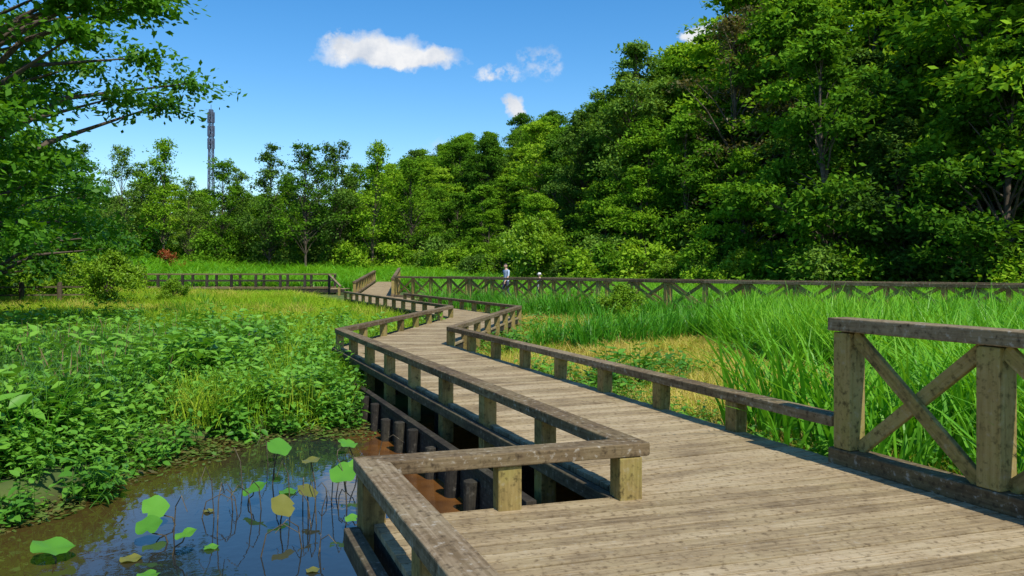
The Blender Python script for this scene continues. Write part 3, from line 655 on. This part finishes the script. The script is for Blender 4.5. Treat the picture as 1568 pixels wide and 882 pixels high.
# ------------------------------------------------------------------ people
M_skin=plain('skin',(.5,.32,.22),.6,.05); M_hair=plain('hair',(.02,.015,.012),.6,.2); M_shirt=plain('shirt',(.36,.45,.58),.9,.1); M_pants=plain('trousers',(.05,.06,.09),.9,.1)
M_white=plain('white_cloth',(.75,.74,.7),.9,.05); M_shoe=plain('shoes',(.06,.05,.05),.7,.1)
def person(name,x,y,z,h,ang,hat=False,shirt=M_shirt,bend=0.,sway=.12):
    k=h/1.72
    V={'pel':(0,0,.93,.145),'wai':(0,.0,1.08,.125),'che':(0,.0,1.30,.15),'nec':(0,.0,1.45,.06),'hd':(0,.01,1.53,.055),
     'lh':(.10,0,.88,.095),'lk':(.11,.10,.50,.062),'la':(.11,-.02,.10,.042),'lt':(.12,.15,.04,.036),
     'rh':(-.10,0,.88,.095),'rk':(-.11,.0,.48,.062),'ra':(-.11,-.20,.12,.042),'rt':(-.12,-.05,.05,.036),
     'ls':(.185,0,1.40,.062),'le':(.235,-sway,1.13,.045),'lw':(.23,.06-sway,.90,.03),'lp':(.225,.10-sway,.83,.028),
     'rs':(-.185,0,1.40,.062),'re':(-.235,sway*.6,1.13,.045),'rw':(-.22,.20,.95,.03),'rp':(-.21,.26,.90,.028)}
    E=[('pel','wai'),('wai','che'),('che','nec'),('nec','hd'),('pel','lh'),('lh','lk'),('lk','la'),('la','lt'),('pel','rh'),('rh','rk'),('rk','ra'),('ra','rt'),
       ('che','ls'),('ls','le'),('le','lw'),('lw','lp'),('che','rs'),('rs','re'),('re','rw'),('rw','rp')]
    for s,pk in ((1,'lp'),(-1,'rp')):
        px,py,pz,_=V[pk]
        for i,(dy,l) in enumerate(((-.03,.07),(-.01,.085),(.01,.08),(.03,.06))):
            V[pk+'f%d'%i]=(px,py+dy,pz-.035,.010); V[pk+'g%d'%i]=(px-s*.012,py+dy+.01,pz-.035-l,.008); E+=[(pk,pk+'f%d'%i),(pk+'f%d'%i,pk+'g%d'%i)]
        V[pk+'t']=(px-s*.02,py+.045,pz-.03,.010); E.append((pk,pk+'t'))
    ks=list(V); me=bpy.data.meshes.new(name+'_body'); me.from_pydata([V[a][:3] for a in ks],[(ks.index(a),ks.index(b)) for a,b in E],[])
    ob=link(bpy.data.objects.new('body',me)); sk=ob.modifiers.new('s','SKIN'); ob.modifiers.new('u','SUBSURF').levels=1
    for i,a in enumerate(ks):
        r=V[a][3]; me.skin_vertices[0].data[i].radius=(r,r*(.72 if a in('che','pel','wai') else 1)); me.skin_vertices[0].data[i].use_root=(i==0)
    dg=bpy.context.evaluated_depsgraph_get(); m2=bpy.data.meshes.new_from_object(ob.evaluated_get(dg)); bpy.data.objects.remove(ob)
    for mt in (M_skin,shirt,M_pants,M_shoe,M_hair,M_white): m2.materials.append(mt)
    for p_ in m2.polygons:
        c=p_.center; p_.use_smooth=True; arm=abs(c.x)>.165 and c.z>.7
        p_.material_index=3 if c.z<.09 else (0 if (c.z>1.455 or (arm and c.z<1.16)) else (1 if c.z>.93 else 2))
    body=link(bpy.data.objects.new('body',m2))
    import bmesh
    bm=bmesh.new(); bmesh.ops.create_uvsphere(bm,u_segments=24,v_segments=16,radius=1)
    for v in bm.verts:
        a,b,c=v.co; fx=.075*(1-.18*max(0,-c)); v.co=(a*fx,b*.095,c*.115)
        if b>.75 and abs(a)<.22 and -.35<c<.1: v.co.y+=.018
        if b>.6 and .1<c<.3 and .2<abs(a)<.5: v.co.y-=.008
        if b>.6 and -.6<c<-.45: v.co.y+=.004
    for f in bm.faces:
        c=f.calc_center_median(); f.smooth=True
        f.material_index=1 if (c.z>.045 or c.y<-.02) and c.z>-.06 else 0
        if c.y>.07 and .02<abs(c.x)<.045 and .0<c.z<.02: f.material_index=1
    mh=bpy.data.meshes.new('head'); bm.to_mesh(mh); bm.free(); mh.materials.append(M_skin); mh.materials.append(M_hair)
    hd=link(bpy.data.objects.new('head',mh)); hd.location=(0,.025,1.61)
    er=MB()
    for s in(-1,1): er.cyl(s*.077,.02,1.575,1.635,.016,0,8)
    ear=er.obj('ears',[M_skin])
    parts=[body,hd,ear]
    if hat:
        hm=MB(); hm.cyl(0,.02,1.655,1.665,.16,0,20); hm.cyl(0,.02,1.66,1.76,.10,0,20,.075); parts.append(hm.obj('sun_hat',[M_white]))
    e=bpy.data.objects.new(name,None); link(e)
    for o in parts: o.parent=e
    e.location=(x,y,z); e.scale=(k,k,k); e.rotation_euler=(0,0,ang)
def onwalk(u):
    for t in np.linspace(0,40,4000):
        p=np.array(C1)+cd*t+cn*1.0
        if p[0]/p[1]>=u: return p
pp=onwalk((775-784)/1200); person('walking_man',pp[0],pp[1],0,1.76,math.radians(130))
pp=onwalk((826-784)/1200); person('walking_child',pp[0],pp[1],0,1.32,math.radians(130),True,M_white)
# ------------------------------------------------------------------ light / sky
el=math.radians(53); to=Vector((.50,-.866,0)).normalized()*math.cos(el)+Vector((0,0,math.sin(el)))
sd=bpy.data.lights.new('sun','SUN'); sd.energy=5.0; sd.angle=math.radians(.5); sd.color=(1,.94,.82)
so=link(bpy.data.objects.new('sun',sd)); so.rotation_euler=to.to_track_quat('Z','Y').to_euler(); so.location=(20,-20,40)
W=bpy.data.worlds.new('World'); S.world=W; W.use_nodes=True; N=W.node_tree.nodes; L=W.node_tree.links; N.clear()
sk=N.new('ShaderNodeTexSky'); sk.sky_type='NISHITA'; sk.sun_disc=False; sk.sun_elevation=el; sk.sun_rotation=math.atan2(to.x,to.y); sk.air_density=1.0; sk.dust_density=.3; sk.ozone_density=2.3
hs_=N.new('ShaderNodeHueSaturation'); hs_.inputs['Saturation'].default_value=1.38; hs_.inputs['Value'].default_value=1.18; L.new(sk.outputs[0],hs_.inputs['Color'])
bg=N.new('ShaderNodeBackground'); bg.inputs[1].default_value=.15; L.new(hs_.outputs[0],bg.inputs[0])
tc=N.new('ShaderNodeTexCoord'); sp=N.new('ShaderNodeSeparateXYZ'); L.new(tc.outputs['Generated'],sp.inputs[0])
yy=math_(N,L,'MAXIMUM',sp.outputs[1],.05); px=math_(N,L,'DIVIDE',sp.outputs[0],yy); pz=math_(N,L,'DIVIDE',sp.outputs[2],yy)
cb=N.new('ShaderNodeCombineXYZ'); L.new(px,cb.inputs[0]); L.new(pz,cb.inputs[1])
n1=noise(N,L,cb.outputs[0],28,7,.6); 
ad=N.new('ShaderNodeVectorMath'); ad.operation='ADD'; L.new(cb.outputs[0],ad.inputs[0]); ad.inputs[1].default_value=(3.3,7.1,0)
n2=noise(N,L,ad.outputs[0],22,7,.6)
px2=math_(N,L,'MULTIPLY_ADD',math_(N,L,'SUBTRACT',n1,.5),.075,px); pz2=math_(N,L,'MULTIPLY_ADD',math_(N,L,'SUBTRACT',n2,.5),.05,pz)
wr=ramp(N,[(.42,(0,0,0)),(.62,(1,1,1))]); L.new(noise(N,L,cb.outputs[0],40,6,.65),wr.inputs[0])
tot=None
for cx,cz,rx,rz,op in ((-.175,.280,.060,.020,1),(-.115,.270,.040,.016,1),(-.155,.270,.08,.014,1),(-.215,.292,.03,.012,.8),(-.018,.250,.030,.010,.9),(.035,.262,.022,.014,.5),(.003,.203,.017,.014,1),(.24,.300,.02,.012,1),(-.09,.15,.03,.012,.3)):
    a=math_(N,L,'POWER',math_(N,L,'DIVIDE',math_(N,L,'SUBTRACT',px2,cx),rx),2); b=math_(N,L,'POWER',math_(N,L,'DIVIDE',math_(N,L,'SUBTRACT',pz2,cz),rz),2)
    d=math_(N,L,'SQRT',math_(N,L,'ADD',a,b)); k=math_(N,L,'MULTIPLY',math_(N,L,'SUBTRACT',1.25,d),1.8,clamp=True); k=math_(N,L,'MULTIPLY',k,op)
    if op<1: k=math_(N,L,'MULTIPLY',k,wr.outputs[0])
    tot=k if tot is None else math_(N,L,'MAXIMUM',tot,k)
tot=math_(N,L,'MULTIPLY',tot,math_(N,L,'GREATER_THAN',sp.outputs[1],.1))
cr=ramp(N,[(.35,(.66,.72,.82)),(.6,(.96,.97,.99))]); L.new(n2,cr.inputs[0])
bc=N.new('ShaderNodeBackground'); bc.inputs[1].default_value=.95; L.new(cr.outputs[0],bc.inputs[0])
mx=N.new('ShaderNodeMixShader'); L.new(tot,mx.inputs[0]); L.new(bg.outputs[0],mx.inputs[1]); L.new(bc.outputs[0],mx.inputs[2])
wo=N.new('ShaderNodeOutputWorld'); L.new(mx.outputs[0],wo.inputs[0])
cam=bpy.data.cameras.new('camera'); co_=link(bpy.data.objects.new('camera',cam)); co_.location=(0,0,1.5); co_.rotation_euler=(math.radians(90),0,0)
cam.sensor_width=36; cam.lens=36*1200/1568; cam.shift_y=-(441-412)/1568; cam.clip_start=.05; cam.clip_end=5000
S.camera=co_
S.view_settings.view_transform='Standard'; S.view_settings.look='None'; S.view_settings.exposure=0
